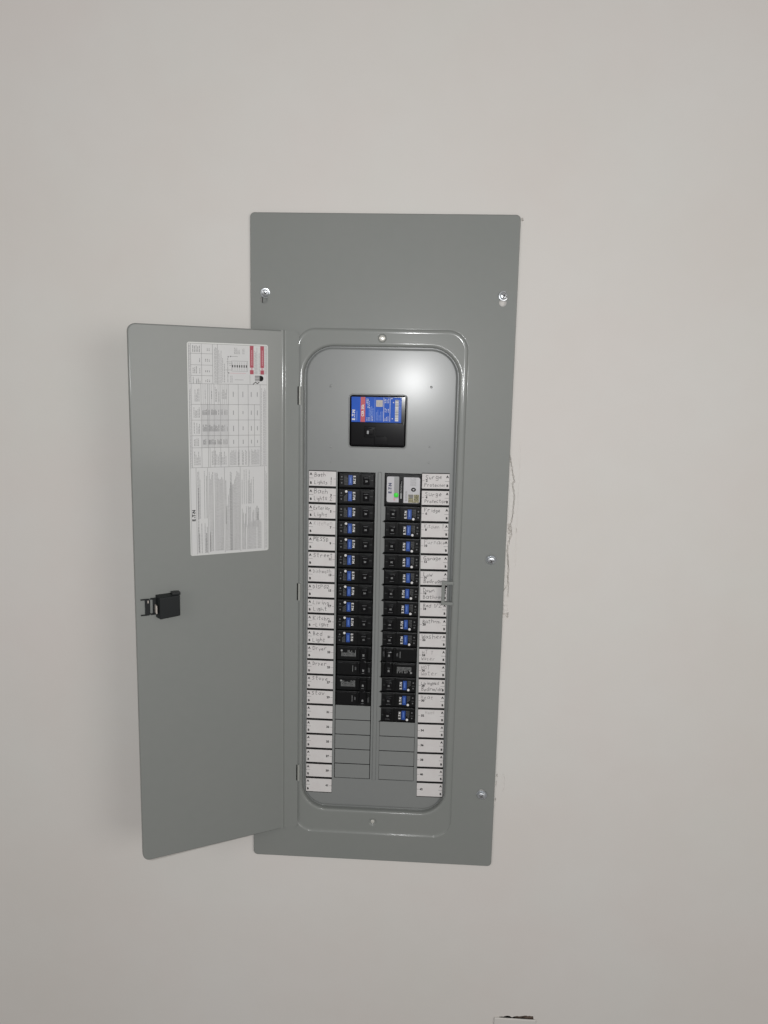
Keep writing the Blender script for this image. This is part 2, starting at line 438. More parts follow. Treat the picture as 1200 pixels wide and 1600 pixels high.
# dead front
DZ = -12.0
dead_x, dead_t, dead_b = 119.4, 190.0, -562.2
def dloop(t): return rrect(-dead_x + t, dead_x - t, dead_b + t, dead_t - t, (41 - t, 41 - t, 46 - t, 46 - t), 14)
RT = -2.3                                        # top of row one
PIT = 25.35
def rowy(i): return RT - PIT * i
LX0, LX1, RX0, RX1 = -65.1, -6.2, 7.9, 65.6
mb = MB()
main_hole = rrect(-47.6, 38.8, 37.0, 115.6, 4.5, 5)
hl = [(LX0, rowy(20)), (LX1, rowy(20)), (LX1, RT), (LX0, RT)]
hr = [(RX0, rowy(20)), (RX1, rowy(20)), (RX1, RT), (RX0, RT)]
fill(mb, [dloop(7.6), [p for p in main_hole], hl, hr], DZ, 'enamel_dead')
skirt(mb, dloop, [(7.6, DZ), (7.0, DZ), (6.4, DZ - 0.08), (5.8, DZ - 0.3), (5.3, DZ - 0.65), (4.8, DZ - 0.95), (4.3, DZ - 1.1), (3.8, DZ - 1.1), (0, DZ - 1.1), (0, DZ - 3)], 'enamel_dead')
for h in (main_hole, hl, hr):
    for i in range(len(h)):
        a_, b_ = h[i], h[(i + 1) % len(h)]
        mb.poly([(a_[0], a_[1], DZ), (b_[0], b_[1], DZ), (b_[0], b_[1], DZ - 1.6), (a_[0], a_[1], DZ - 1.6)], 'enamel_dead')
me = mb.mesh('dead_front'); weld(me)
dead = finish('dead_front', me, P, 35)

# low rib between the two breaker columns
mb = MB()
mb.box(-2.6, 3.2, rowy(20) - 1, RT + 1, DZ - 0.8, DZ + 1.5, 'enamel_dead', 1.3, 4)
mb.build('centre_rib', dead, 50)
# bright lip round the main breaker window
mb = MB()
skirt(mb, lambda t: rrect(-47.6 - 2.0 + t, 38.8 + 2.0 - t, 37.0 - 2.0 + t, 115.6 + 2.0 - t, 6.4 - t, 5), [(0, DZ + 0.02), (0.3, DZ + 0.1), (0.7, DZ + 0.45), (1.1, DZ + 0.62), (1.5, DZ + 0.62), (1.9, DZ + 0.4), (2.2, DZ - 0.3)], 'enamel_dead')
mb.build('window_lip', dead, 60)

# twistout blanks still in place
mb = MB()
mb.box(-28.6, 28.4, -12.1, 12.0, -1.3, 0.0, 'enamel_dead', 0.35, 2)
tm = mb.mesh('twistout_plate')
k = 0
for col, x, r0, r1 in (('l', (LX0 + LX1) / 2, 15, 20), ('r', (RX0 + RX1) / 2, 16, 20)):
    for r in range(r0, r1):
        o = finish('twistout_plate', tm, dead, 30 if k == 0 else None); k += 1
        o.location = Vector((x + random.uniform(-.15, .15), rowy(r) - PIT / 2 + 0.25, DZ - 0.25)) * S
        o.rotation_euler = (random.uniform(-.006, .012), random.uniform(-.006, .006), random.uniform(-.003, .003))
# stubs of the twistouts broken away on the right column
mb = MB()
for r in range(2, 16):
    w_ = random.uniform(1.6, 2.6) if r not in (11, 12) else 0.5
    mb.box(RX0 - 0.3, RX0 + w_, rowy(r + 1) + 2.0, rowy(r) - 1.6, DZ - 0.9, DZ + 0.15, 'enamel_dead', 0.3, 1)
    mb.box(RX0 - 1.5, RX0 + 0.6, rowy(r + 1) - 0.6, rowy(r + 1) + 0.5, DZ - 0.8, DZ + 0.08, 'plastic', 0)
mb.build('knockout_stubs', dead, 30)
# rivet dimples
mb = MB()
mb.lathe(0, 0, [(2.6, 0), (2.0, 0.2), (1.3, 0.4), (0.6, 0.45)], 'enamel_dead', 14)
rm = mb.mesh('rivet_dimple')
for i, (x, y, s_) in enumerate(((-76.9, 128.4, .9), (75.7, 129.7, .75), (-76.0, 35.9, .8), (75.5, 39.7, .6), (-75.7, 12.2, .5), (75.3, 15.2, .7))):
    o = finish('rivet_dimple', rm, dead, 50 if i == 0 else None); o.location = Vector((x, y, DZ)) * S; o.scale = (s_, s_, s_)

# hinges: knuckle beside a dark box drawn for the shade in its slot
for i, y in enumerate((113.1, -192.1, -496.0)):
    mb = MB()
    bm = bmesh.new(); bmesh.ops.create_cone(bm, cap_ends=True, segments=16, radius1=1.9, radius2=1.9, depth=27.2)
    for v in bm.verts: v.co = Vector((-122.1 + v.co.x, y + v.co.z, 1.9 + v.co.y))
    mb.bm(bm, 'hinge')
    mb.box(-125.6, -123.8, y - 13.8, y + 13.6, -0.5, 2.9, 'dark', 0.4, 1)
    mb.build('hinge', P, 40)

# catch loop for the latch on the right lip
mb = MB()
mb.box(101.0, 106.2, -206.8, -168.2, -7.5, -1.0, 'enamel', 0.8, 2)
mb.box(104.6, 119.2, -173.6, -168.6, -7.3, -1.2, 'enamel', 0.8, 2)
mb.box(104.6, 119.2, -206.6, -201.6, -7.3, -1.2, 'enamel', 0.8, 2)
for yy in (-179.5, -187.3, -195.5):
    mb.box(106.0, 107.6, yy - 1.0, yy + 1.0, -6.8, -2.0, 'ink', 0.2, 1)
mb.build('latch_catch', P, 40)

# ------------------------------------------------------------------ directory strips
# single-stroke handwriting, unit box 0..0.6 wide, 0..1 high
G = {
'a': [[(.5,.6),(.2,.65),(.05,.3),(.2,0),(.45,.15),(.5,.6)],[(.5,.6),(.55,0)]],
'b': [[(.1,1),(.1,0),(.4,.02),(.52,.3),(.35,.52),(.1,.4)]],
'c': [[(.5,.55),(.25,.62),(.08,.3),(.25,0),(.5,.1)]],
'd': [[(.5,1),(.5,0),(.2,0),(.08,.3),(.25,.55),(.5,.45)]],
'e': [[(.1,.3),(.5,.38),(.35,.65),(.12,.4),(.15,.08),(.5,.05)]],
'f': [[(.5,.95),(.3,.9),(.25,0)],[(.05,.5),(.45,.5)]],
'g': [[(.5,.55),(.2,.6),(.1,.3),(.25,.05),(.5,.2),(.5,.6),(.48,-.25),(.1,-.3)]],
'h': [[(.1,1),(.1,0)],[(.1,.4),(.35,.55),(.5,.35),(.5,0)]],
'i': [[(.3,.55),(.3,0)],[(.3,.8),(.31,.84)]],
'k': [[(.1,1),(.1,0)],[(.5,.6),(.12,.3),(.5,0)]],
'l': [[(.3,1),(.3,.05),(.4,0)]],
'm': [[(.05,.6),(.05,0)],[(.05,.45),(.2,.6),(.3,.4),(.3,0)],[(.3,.45),(.45,.6),(.58,.4),(.58,0)]],
'n': [[(.1,.6),(.1,0)],[(.1,.4),(.35,.6),(.5,.35),(.5,0)]],
'o': [[(.3,.6),(.08,.35),(.25,0),(.5,.2),(.45,.55),(.3,.6)]],
'p': [[(.1,.6),(.1,-.3)],[(.1,.5),(.4,.6),(.5,.3),(.3,.05),(.1,.1)]],
'r': [[(.15,.6),(.15,0)],[(.15,.35),(.3,.58),(.5,.55)]],
's': [[(.5,.58),(.2,.6),(.15,.38),(.45,.25),(.4,.02),(.1,.02)]],
't': [[(.3,.95),(.28,.05),(.45,0)],[(.08,.62),(.5,.65)]],
'u': [[(.1,.6),(.12,.1),(.35,0),(.5,.2)],[(.5,.6),(.52,0)]],
'v': [[(.08,.6),(.28,0),(.52,.6)]],
'w': [[(.05,.6),(.15,0),(.3,.45),(.45,0),(.58,.6)]],
'x': [[(.1,.6),(.5,0)],[(.5,.6),(.1,0)]],
'y': [[(.1,.6),(.28,.1)],[(.52,.6),(.2,-.35)]],
'A': [[(.02,0),(.3,1),(.56,0)],[(.1,.35),(.5,.38)]],
'B': [[(.1,0),(.1,1),(.42,.9),(.4,.6),(.12,.52),(.52,.4),(.45,.05),(.1,0)]],
'C': [[(.55,.85),(.3,1),(.05,.5),(.25,.02),(.55,.12)]],
'D': [[(.12,0),(.1,1),(.45,.8),(.55,.4),(.4,.05),(.1,0)]],
'E': [[(.5,1),(.1,.98),(.1,.02),(.52,0)],[(.1,.5),(.42,.52)]],
'F': [[(.1,0),(.1,1),(.55,.98)],[(.1,.52),(.42,.54)]],
'G': [[(.55,.88),(.25,1),(.05,.5),(.25,.02),(.52,.1),(.52,.42),(.3,.42)]],
'H': [[(.1,1),(.1,0)],[(.52,1),(.5,0)],[(.1,.5),(.52,.52)]],
'I': [[(.3,1),(.3,0)]],
'K': [[(.1,1),(.1,0)],[(.52,1),(.12,.45),(.55,0)]],
'L': [[(.12,1),(.1,.03),(.52,0)]],
'M': [[(.04,0),(.08,1),(.3,.4),(.52,1),(.56,0)]],
'O': [[(.3,1),(.05,.55),(.2,.02),(.5,.2),(.52,.8),(.3,1)]],
'P': [[(.1,0),(.1,1),(.45,.9),(.48,.6),(.12,.48)]],
'R': [[(.1,0),(.1,1),(.45,.9),(.45,.6),(.12,.5),(.52,0)]],
'S': [[(.52,.88),(.25,1),(.1,.75),(.45,.42),(.42,.08),(.08,.05)]],
'T': [[(.3,1),(.3,0)],[(.02,.98),(.58,1)]],
'V': [[(.05,1),(.3,0),(.55,1)]],
'W': [[(.02,1),(.15,0),(.3,.6),(.45,0),(.58,1)]],
'1': [[(.2,.8),(.35,1),(.33,0)]],
'2': [[(.08,.8),(.3,1),(.5,.75),(.08,.02),(.55,.04)]],
'/': [[(.05,-.1),(.5,1.05)]], '.': [[(.2,0),(.24,.04)]], '-': [[(.05,.45),(.5,.45)]], '_': [[(-.1,-.18),(.7,-.12)]],
}
def write(mb, txt, x, y, h, m, z, sx=1.0, wd=0.5, rr=random):
    cx = x; sl = rr.uniform(-.03, .22)
    for ch in txt:
        if ch == ' ': cx += 0.5 * h * sx; continue
        if ch not in G: ch = ch.lower()
        jy = rr.uniform(-.12, .12) * h; js = rr.uniform(.78, 1.15)
        if rr.random() < 0.0: cx += .6 * h * sx * js; continue
        for st in G.get(ch, []):
            # soften the stroke with interpolated points
            pts = [(cx + (px + py * sl * .3) * h * sx * js + rr.uniform(-.055, .055) * h, y + jy + py * h * js + rr.uniform(-.055, .055) * h) for px, py in st]
            mb.stroke(pts, wd, z, m)
        cx += (.66 if ch not in 'il1I' else .45) * h * sx * js

LEFT = [('Bath', 'Lights 1', 'pen'), ('Bath', 'Lights 2', 'pen'), ('Exterior', 'Light', 'pen'), ('Kitchen', '', 'penf'), ('MESSD', '', 'ink'), ('Street', '', 'pen'),
        ('Dishwash', '', 'penl'), ('DISPO2', '', 'pen'), ('Living', 'Light', 'pen'), ('Kitchn', '-Light', 'pen'), ('Bed', 'Light', 'pen'), ('Dryer', '', 'pen'),
        ('Dryer', '', 'pen'), ('Stove', '', 'pen'), ('Stov', '', 'pen'), ('', '', ''), ('', '', ''), ('', '', ''), ('', '', ''), ('', '', ''), ('', '', '')]
RIGHT = [('Surge', 'Protector', 'pen'), ('Surge', 'Protector', 'pen'), ('Fridge', '', 'pen'), ('Kitchen 1', '', 'penl'), ('Furnace', '', 'penl'), ('Garage', '', 'pen'),
         ('Low', 'Bedroom', 'pen'), ('Down', 'Bathrm', 'pen'), ('Bed 1/2', '', 'pen'), ('Bathrm.', '', 'pen'), ('Washer', '', 'pen'), ('HT T', 'Water', 'penl'),
         ('HOT', 'Water', 'penl'), ('LivingHall', 'Bedrm/dr', 'pen'), ('Heat', '', 'penl'), ('  Heat', '', 'penf'), ('', '', ''), ('', '', ''), ('', '', ''), ('', '', ''), ('', '', '')]

def strip_obj(side):
    left = side == 'left'
    if left: cx0, cy0, ang = -109.4, -1.6, math.atan(-2.0 / 535) ; W_ = 42.1
    else: cx0, cy0, ang = 65.7, -1.2, math.atan(5.9 / 531); W_ = 41.9
    # local frame: x to the right, y down is negative
    e = empty('directory_strip', (cx0, cy0, DZ + 0.1)); e.parent = dead; e.rotation_euler = (0, 0, ang)
    mb = MB(); mb.box(-0.3, W_ + 0.3, -534.6, 0.6, -0.1, 0.15, 'ink', 0)
    o = mb.mesh('directory_strip')
    # the strip itself is a mesh, so swap the empty for it
    bpy.data.objects.remove(e)
    e = finish('directory_strip', o, dead); e.location = Vector((cx0, cy0, DZ + 0.12)) * S; e.rotation_euler = (0, 0, ang)
    p = 534.0 / 21
    rr = random.Random(11 if left else 23)
    for i in range(21):
        mb = MB()
        g = 1.8
        yb, yt = -p * (i + 1) + (g if i < 20 else 0.7), -p * i - (g if i > 0 else 0.7)
        mb.box(0, W_, yb, yt, 0.15, 0.42, 'paper', 0)
        z = 0.46
        ym = (yb + yt) / 2 + 0.6
        num = str(2 * i + 1 if left else 2 * i + 2)
        if left:
            mb.text('A', 4.9, 3.0, yt - 4.6, z, 'ink', bold=0.06); mb.text('B', 4.9, 3.0, yb + 4.6, z, 'ink', bold=0.06)
            mb.stroke([(0, ym), (6.6, ym)], 0.55, z, 'inkg'); mb.stroke([(38.2, ym - .6), (W_, ym - .6)], 0.5, z, 'inkg')
            mb.text(num, 4.9, 34.6, ym - 0.4, z, 'ink', bold=0.05)
        else:
            mb.text('A', 4.9, W_ - 3.0, yt - 4.6, z, 'ink', bold=0.06); mb.text('B', 4.9, W_ - 3.0, yb + 4.6, z, 'ink', bold=0.06)
            mb.stroke([(W_ - 6.6, ym - .6), (W_, ym - .6)], 0.55, z, 'inkg'); mb.stroke([(0, ym), (3.6, ym)], 0.5, z, 'inkg')
            mb.text(num, 4.9, 7.2, ym, z, 'ink', bold=0.05)
        a1, a2, pen = (LEFT if left else RIGHT)[i]
        if pen:
            x0 = 7.2 if left else 3.2
            zz = z + .03
            wd = .56 if pen in ('pen', 'ink') else .48
            for tx, y_ in ((a1, yt - 8.3), (a2, yb + 3.2)):
                if not tx: continue
                n = max(4, len(tx)); h = min(6.4, 42 / n * 1.15) * rr.uniform(.92, 1.05)
                write(mb, tx, x0 + rr.uniform(0, 1.5), y_ + (0.8 if not a2 else 0), h, pen, zz, sx=min(1.25, (31 if left else 34) / (n * h * .66)), wd=wd, rr=rr)
        c = mb.build('label_cell', e)
    return e
strip_obj('left'); strip_obj('right')
# pen tick over the "Street" cell
# ------------------------------------------------------------------ breakers
ET = [('F', 0)]
def eaton(mb, x, y, size, z, m, rot, bold=0.03):
    """wordmark: E, small wedge, T, dot, N set along the direction rot"""
    c, s_ = math.cos(rot), math.sin(rot)
    def at(u, v): return (x + u * c - v * s_, y + u * s_ + v * c)
    for ch, u in (('E', -1.35), ('T', 0.08), ('N', 1.35)):
        px, py = at(u * size, 0); mb.text(ch, size * 1.36, px, py, z, m, rot=rot, bold=bold)
    a_, b_, c_ = at(-.72 * size, -.38 * size), at(-.28 * size, -.38 * size), at(-.5 * size, 0.02 * size)
    mb.poly([(a_[0], a_[1], z), (b_[0], b_[1], z), (c_[0], c_[1], z)], m)
    px, py = at(.68 * size, -.2 * size); mb.disc(px, py, size * .14, z, m, 8)

def micro(mb, x0, x1, y0, y1, z, m, pitch=1.6, wd=0.6, lo=1.2, hi=4.0, gapw=.6, vert=True, rag=0.3, rr=random, mix=False):
    """block of fine print: dashes along y (vert) or x"""
    p0, p1, q0, q1 = (x0, x1, y0, y1) if vert else (y0, y1, x0, x1)
    n = max(1, int(round((p1 - p0) / pitch)))
    mm = m
    for i in range(n):
        p = p0 + (i + .5) * (p1 - p0) / n
        if mix:
            if rr.random() < 0.2: continue
            m = 'inkg' if rr.random() < 0.28 else mm
        q = q0; end = q1 - rr.random() ** 2 * rag * (q1 - q0)
        while q < end:
            l = min(rr.uniform(lo, hi), end - q)
            if l > .3:
                if vert: mb.rect(p - wd / 2, p + wd / 2, q, q + l, z, m)
                else: mb.rect(q, q + l, p - wd / 2, p + wd / 2, z, m)
            q += l + gapw

# FRONT of the breaker faces, local coordinates: x along the breaker (outer end negative), y up
def single_parts(rating, button=True, seed=0):
    rr = random.Random(seed)
    out = []
    mb = MB()
    mb.box(-27.8, 28.6, -12.35, 11.9, -40, 0.2, 'plastic', 1.5, 3)
    mb.box(-26.5, 5.0, -10.9, 10.4, -2, 1.3, 'plastic', 0.7, 2)
    mb.box(6.4, 27.2, -10.9, 10.4, -2, 2.4, 'plastic', 1.1, 3)
    mb.box(5.0, 6.4, -9.5, 9.0, -2, 0.6, 'plastic', 0)
    out.append(('breaker_body', mb.mesh('breaker_body'), 40))
    mb = MB()
    mb.box(11.0, 20.6, -6.2, 6.8, 1.5, 8.2, 'plastic_gloss', 1.1, 3)
    mb.text(rating, 3.6, 15.9, -0.6, 8.26, 'greyl', rot=0, bold=0.03)
    mb.rect(12.6, 19.4, 4.6, 5.1, 8.26, 'grey')
    out.append(('toggle', mb.mesh('toggle'), 40))
    mb = MB()
    mb.box(-12.4, -6.3, -7.4, 7.8, 1.2, 1.46, 'blue', 0.05, 1)
    for q in range(5): mb.rect(-10.2, -8.3, -4.6 + q * 1.8, -3.3 + q * 1.8, 1.5, 'bluel')
    out.append(('blue_sticker', mb.mesh('blue_sticker'), None))
    mb = MB()
    eaton(mb, -3.3, 1.2, 3.45, 1.36, 'white', -math.pi / 2, 0.05)
    out.append(('wordmark', mb.mesh('wordmark'), None))
    mb = MB()
    micro(mb, -19.0, -13.6, -7.6, 7.0 if not button else 4.6, 1.36, 'grey', 1.7, .55, 1.5, 4, .5, rr=rr)
    mb.rect(-25.4, -20.8, 0.6, 1.0, 1.36, 'grey')
    mb.disc(-22.9, 5.0, 1.1, 1.36, 'grey'); mb.disc(-22.9, -4.4, 1.1, 1.36, 'grey')
    mb.rect(22.0, 26.0, 0.2, 0.55, 2.46, 'grey')
    out.append(('fine_print', mb.mesh('fine_print'), None))
    if button:
        mb = MB()
        mb.lathe(-15.3, 7.6, [(2.0, 0.8), (2.0, 2.0), (1.6, 2.4), (0.9, 2.5)], 'white', 14)
        out.append(('test_button', mb.mesh('test_button'), 40))
    return out

def double_parts(rating, seed=0):
    rr = random.Random(seed); out = []
    mb = MB()
    for cy in (12.7, -12.7):
        mb.box(-27.8, 28.6, cy - 12.35, cy + 11.9, -40, 0.4, 'plastic', 1.7, 3)
        mb.box(-26.0, 5.5, cy - 10.2, cy + 9.2, -2, 1.5, 'plastic', 0.9, 2)
        mb.box(6.8, 10.0, cy - 10.0, cy + 9.0, -2, 2.6, 'plastic', 0.9, 2)
        mb.box(22.6, 27.0, cy - 10.0, cy + 9.0, -2, 2.6, 'plastic', 0.9, 2)
    out.append(('breaker_body', mb.mesh('breaker_body'), 40))
    mb = MB()
    mb.box(11.0, 21.4, -20.0, 20.8, 1.5, 8.6, 'plastic_gloss', 1.4, 3)
    mb.box(11.6, 20.8, -2.4, 2.4, 6.5, 10.0, 'plastic_gloss', 1.0, 2)
    for cy in (12.2, -13.2):
        mb.text(rating, 4.0, 16.0, cy, 8.66, 'greyl', rot=-math.pi / 2, bold=0.04)
        mb.rect(14, 18, cy - 5.2, cy - 4.5, 8.66, 'grey')
    out.append(('toggle', mb.mesh('toggle'), 40))
    mb = MB()
    cy = 12.7
    micro(mb, -20, 3.5, cy - 5.5, cy + 5.2, 1.56, 'greyl', 1.9, .75, 2.5, 8, .7, rag=.5, rr=rr)
    mb.disc(-19.5, cy + 4.0, 1.6, 1.57, 'greyl')
    mb.rect(-1.6, -1.0, -12.7 - 5.5, -12.7 + 5.0, 1.56, 'greyl')
    mb.text('ON', 3.2, 3.2, -12.7, 1.56, 'grey', rot=-math.pi / 2, bold=.03)
    micro(mb, 23.4, 26.4, -18, -8, 2.66, 'grey', 1.6, .5, 2, 5, .5, rr=rr)
    out.append(('fine_print', mb.mesh('fine_print'), None))
    return out

def place(parts, name, loc, flip, label, cat, group):
    e = empty(name, loc, math.pi if flip else 0.0)
    e.rotation_euler.z += random.uniform(-.004, .004)
    tag(e, label, cat, group)
    for nm, me, sm_ in parts:
        o = bpy.data.objects.new(nm, me); COL.objects.link(o); o.parent = e
        if nm == 'fine_print': o['kind'] = 'stuff'
    return e
def prep(parts):
    for nm, me, sm_ in parts:
        if sm_:
            soft(me, sm_)
    return parts
PA = {('20', True): prep(single_parts('20', True, 1)), ('15', True): prep(single_parts('15', True, 2)), ('20', False): prep(single_parts('20', False, 3))}
PD = [prep(double_parts('30', 5)), prep(double_parts('40', 6)), prep(double_parts('30', 8))]
LCX, RCX = (LX0 + LX1) / 2, (RX0 + RX1) / 2
ORD = ['topmost', 'second', 'third', 'fourth', 'fifth', 'sixth', 'seventh', 'eighth', 'ninth', 'tenth', 'lowest']
ratings = ['15', '15', '15', '20', '20', '20', '20', '20', '15', '15', '15']
for i in range(11):
    btn = i not in (0, 2)
    tail = ' in the left column' if i == 0 else (' in the left column, right above the double breakers' if i == 10 else ' down the left column')
    extra = '' if btn else ', without a white button'
    place(PA[(ratings[i] if btn else '20', btn)], 'circuit_breaker', (LCX + random.uniform(-.3, .3), rowy(i) - PIT / 2, DZ - 0.6 + random.uniform(-.3, .3)), False,
          '%s black breaker with blue sticker%s%s' % (ORD[i], tail, extra), 'circuit breaker', 'single breakers in the left column')
DB = 'double breakers with tied handles'
place(PD[0], 'double_circuit_breaker', (LCX, rowy(12), DZ - 0.4), False, 'upper black double breaker in the left column, below the blue stickers', 'circuit breaker', DB)
place(PD[1], 'double_circuit_breaker', (LCX - .3, rowy(14), DZ - 0.4), False, 'lower black double breaker in the left column, above the grey blanks', 'circuit breaker', DB)
rrow = [2, 3, 4, 5, 6, 7, 8, 9, 10, 13, 14, 15]
names = ['directly below the white and green surge module', 'second below the surge module', 'third below the surge module', 'fourth below the surge module',
         'fifth below the surge module', 'sixth below the surge module', 'seventh below the surge module', 'eighth below the surge module',
         'directly above the double breaker', 'directly below the double breaker', 'second below the double breaker', 'lowest one']
jit = [0.8, 0.0, -.2, .2, 1.2, .4, .2, -.6, -.4, .2, .0, -.7]
for k_, r in enumerate(rrow):
    place(PA[('15' if k_ in (9, 10) else '20', True)], 'circuit_breaker', (RCX + 1.0 + jit[k_], rowy(r) - PIT / 2, DZ - 0.6 + random.uniform(-.3, .3)), True,
          'blue-stickered breaker in the right column, ' + names[k_], 'circuit breaker', 'single breakers in the right column')
place(PD[2], 'double_circuit_breaker', (RCX + .6, rowy(12), DZ - 0.4), True, 'only black double breaker in the right column', 'circuit breaker', DB)

# ------------------------------------------------------------------ surge protector
sp = tag(empty('surge_protector', (RCX, rowy(1), DZ)), 'black module with silver labels and a green light at the top of the right column', 'surge protector')
mb = MB()
mb.box(-28.8, 28.6, -25.1, 25.0, -40, 0.8, 'plastic', 1.6, 3)
mb.box(-27.0, 27.0, -23.0, 21.8, -2, 1.6, 'plastic', 0.8, 2)
mb.build('module_body', sp, 40)
mb = MB()
fill(mb, [rrect(-25.0, -6.3, -19.8, 20.2, (3.0, .4, .4, 2.0), 5)], 1.75, 'lbl')
fill(mb, [rrect(-13.8, -6.5, -13.5, 19.9, .3, 2)], 1.80, 'lblg')
eaton(mb, -19.8, 1.6, 4.6, 1.84, 'navy', math.pi / 2, 0.06)
micro(mb, -12.6, -7.6, -6, 16, 1.85, 'inkl', 1.5, .45, 1.5, 5, .5)
mb.rect(-14.2, -12.0, -17.0, -12.6, 1.86, 'pink')
mb.build('left_label', sp)
mb = MB()
mb.lathe(-10.4, -8.4, [(3.6, 1.7), (3.6, 2.3), (3.2, 2.9), (2.0, 3.2)], 'green', 20)
mb.build('indicator_light', sp, 50)
mb = MB()
fill(mb, [rrect(1.0, 26.2, -20.4, 19.6, (.4, 3.0, 3.0, .4), 5)], 1.75, 'lbl')
micro(mb, 11, 20, 6.5, 19, 1.80, 'inkl', 1.5, .5, 1, 4, .5)
mb.disc(16.2, 0.6, 3.8, 1.84, 'ink', 18, 3.2); mb.disc(16.2, 0.6, 1.5, 1.88, 'lbl', 14, 1.0)
micro(mb, 3.6, 6.8, -17.5, -1.5, 1.80, 'inkg', 2.0, .6, 1, 4, .5)
mb.rect(8.6, 25.0, -19.8, -7.0, 1.82, 'holo')
mb.rect(10.0, 16.0, -12.8, -7.4, 1.86, 'inkg')
micro(mb, 17.6, 24.2, -15.8, -7.5, 1.86, 'ink', 2.0, .7, 1, 3, .8)
mb.rect(16.4, 16.9, -17.5, -5.0, 1.90, 'white')
mb.build('right_label', sp)
mb = MB()
mb.box(-4.2, -1.4, -15.0, 14.5, 0.5, 1.95, 'plastic_gloss', .3, 1)
mb.rect(-4.0, -1.6, -14.0, -5.4, 2.0, 'greyl')
micro(mb, -4.0, -1.6, -4.6, 13.6, 2.0, 'greyl', 1.2, .6, 1.5, 5, .5)
mb.build('side_marking', sp)

# ------------------------------------------------------------------ main breaker
mbk = tag(empty('main_breaker', (-4.4, 76.3, DZ)), 'large square black main breaker with a blue and red label in the upper window', 'main breaker')
mb = MB()
mb.box(-42.6, 42.6, -38.6, 38.6, -60, -2.6, 'plastic_gloss', 1.5, 3)
mb.box(-41.0, 41.0, -36.6, -2.0, -4, -1.4, 'plastic_gloss', 1.0, 3)
mb.box(-5.0, 15.0, -36.0, -22.6, -3, 0.2, 'plastic_gloss', 1.0, 3)
mb.box(-20.5, -3.0, -24.5, -7.5, -3, 0.6, 'plastic_gloss', 1.0, 3)
mb.build('breaker_case', mbk, 40)
mb = MB()
mb.box(-17.8, -6.4, -20.5, -9.8, 0, 9.0, 'plastic_gloss', 1.2, 3)
mb.rect(-15.6, -12.8, -18.8, -14.0, 9.06, 'whited')
mb.build('toggle', mbk, 40)
mb = MB()
mb.box(-5.4, 13.5, -24.6, -22.9, 0.0, 1.4, 'plastic_gloss', .5, 2)  # thin gloss ridge laid along the highlight line of the case
mb.build('case_ridge', mbk, 40)
def lab(u, v): return (-42.6 + u, 38.6 - v)
mb = MB()
zl = -2.35
mb.box(-40.8, 35.6, -1.6, 36.6, -2.9, zl, 'blue2', 0.1, 1)
z = zl + .06
mb.rect(-26.8, -19.6, -1.4, 36.4, z, 'red')
mb.text('CSR 25k', 5.4, -23.2, 16.0, z + .05, 'white', rot=math.pi / 2, bold=.03, sx=.95)
eaton(mb, -37.2, 8.6, 4.5, z, 'white', math.pi / 2, 0.05)
mb.rect(-32.8, -31.9, 1.0, 15.5, z, 'bluel')
for x in (-5.4, 8.4, 17.9): mb.rect(x, x + .6, 0, 36, z, 'white' if x > 0 else 'bluel')
fill(mb, [rrect(-3.2, 7.0, 22.2, 32.4, .8, 2)], z + .05, 'beige')
micro(mb, -1.8, 5.4, 24, 30, z + .1, 'inkl', 2.2, .5, 1, 2, .6)
micro(mb, -18.4, -15.0, 27, 36, z, 'white', 1.8, .7, 1.2, 3, .7)
micro(mb, -16.5, -12.5, 20, 35, z + .02, 'white', 2.2, .8, 1.2, 3, 1.2, rag=.6)
micro(mb, -18.0, -7.0, 0.5, 8.0, z, 'white', 2.4, .6, 1, 4, .6)
micro(mb, -14.5, -6.8, 8.0, 23, z, 'bluel', 2.0, .9, 2, 6, .6, rag=.4)
micro(mb, -3.6, 7.4, 1.0, 18, z, 'bluel', 2.1, .7, 2, 6, .6, rag=.6)
micro(mb, 9.8, 16.5, 0.8, 8, z, 'white', 2.2, .7, 1, 3, .7, rag=.5)
micro(mb, 9.6, 17.0, 14, 21, z, 'white', 2.2, .7, 1, 3, 1.2, rag=.3)
micro(mb, 8.0, 17.0, 28, 35, z, 'white', 2.4, .8, 1, 3, 1.0, rag=.3)
for (x, y) in ((20.8, 35), (23.4, 29), (22, 4.5)): mb.disc(x, y, .9, z, 'white', 8)
mb.rect(26.0, 31.2, 0.6, 33.0, z, 'white')
yy = 1.2
rb = random.Random(4)
while yy < 32:
    l = rb.choice((.35, .5, .9)); mb.rect(26.2, 31.0, yy, yy + l, z + .05, 'inkl' if rb.random() < .6 else 'ink'); yy += l + rb.choice((.7, .9, 1.6))
micro(mb, 31.8, 34.6, 2, 34, z, 'bluel', 1.6, .6, 1, 4, .6)
mb.build('rating_label', mbk)

# ================================================================== door
K = Vector((-146.6355, 0, 3.88146)); dd = Vector((-0.86663789, 0, 0.49893763)); nn = Vector((0.49893763, 0, 0.86663789))
DT, DBm, DW = 208.8, -593.9, 224.8
# local frame of the door: x = away from the hinge, y = up, z = towards the room.  (x,y,z) is left-handed seen from the room, handled by mirroring x
doorM = Matrix((( -dd.x, 0, nn.x), (0, 1, 0), (-dd.z, 0, nn.z))).to_4x4()
mb = MB()
# leaf: local x runs from -DW (outer edge) to 0 (crease)
def leaf(t): return rrect(-DW + t, -1.2, DBm + t, DT - t, (11 - min(t, 2), .2, .2, 11 - min(t, 2)), 8)
fill(mb, [leaf(2.2)], 0, 'enamel')
skirt(mb, leaf, [(2.2, 0), (1.8, 0), (1.2, -0.12), (0.6, -0.42), (0.2, -0.95), (0, -1.7), (0, -7.0), (1.2, -7.0), (1.2, -1.8)], 'enamel')
fill(mb, [leaf(1.2)], -1.8, 'enamel')
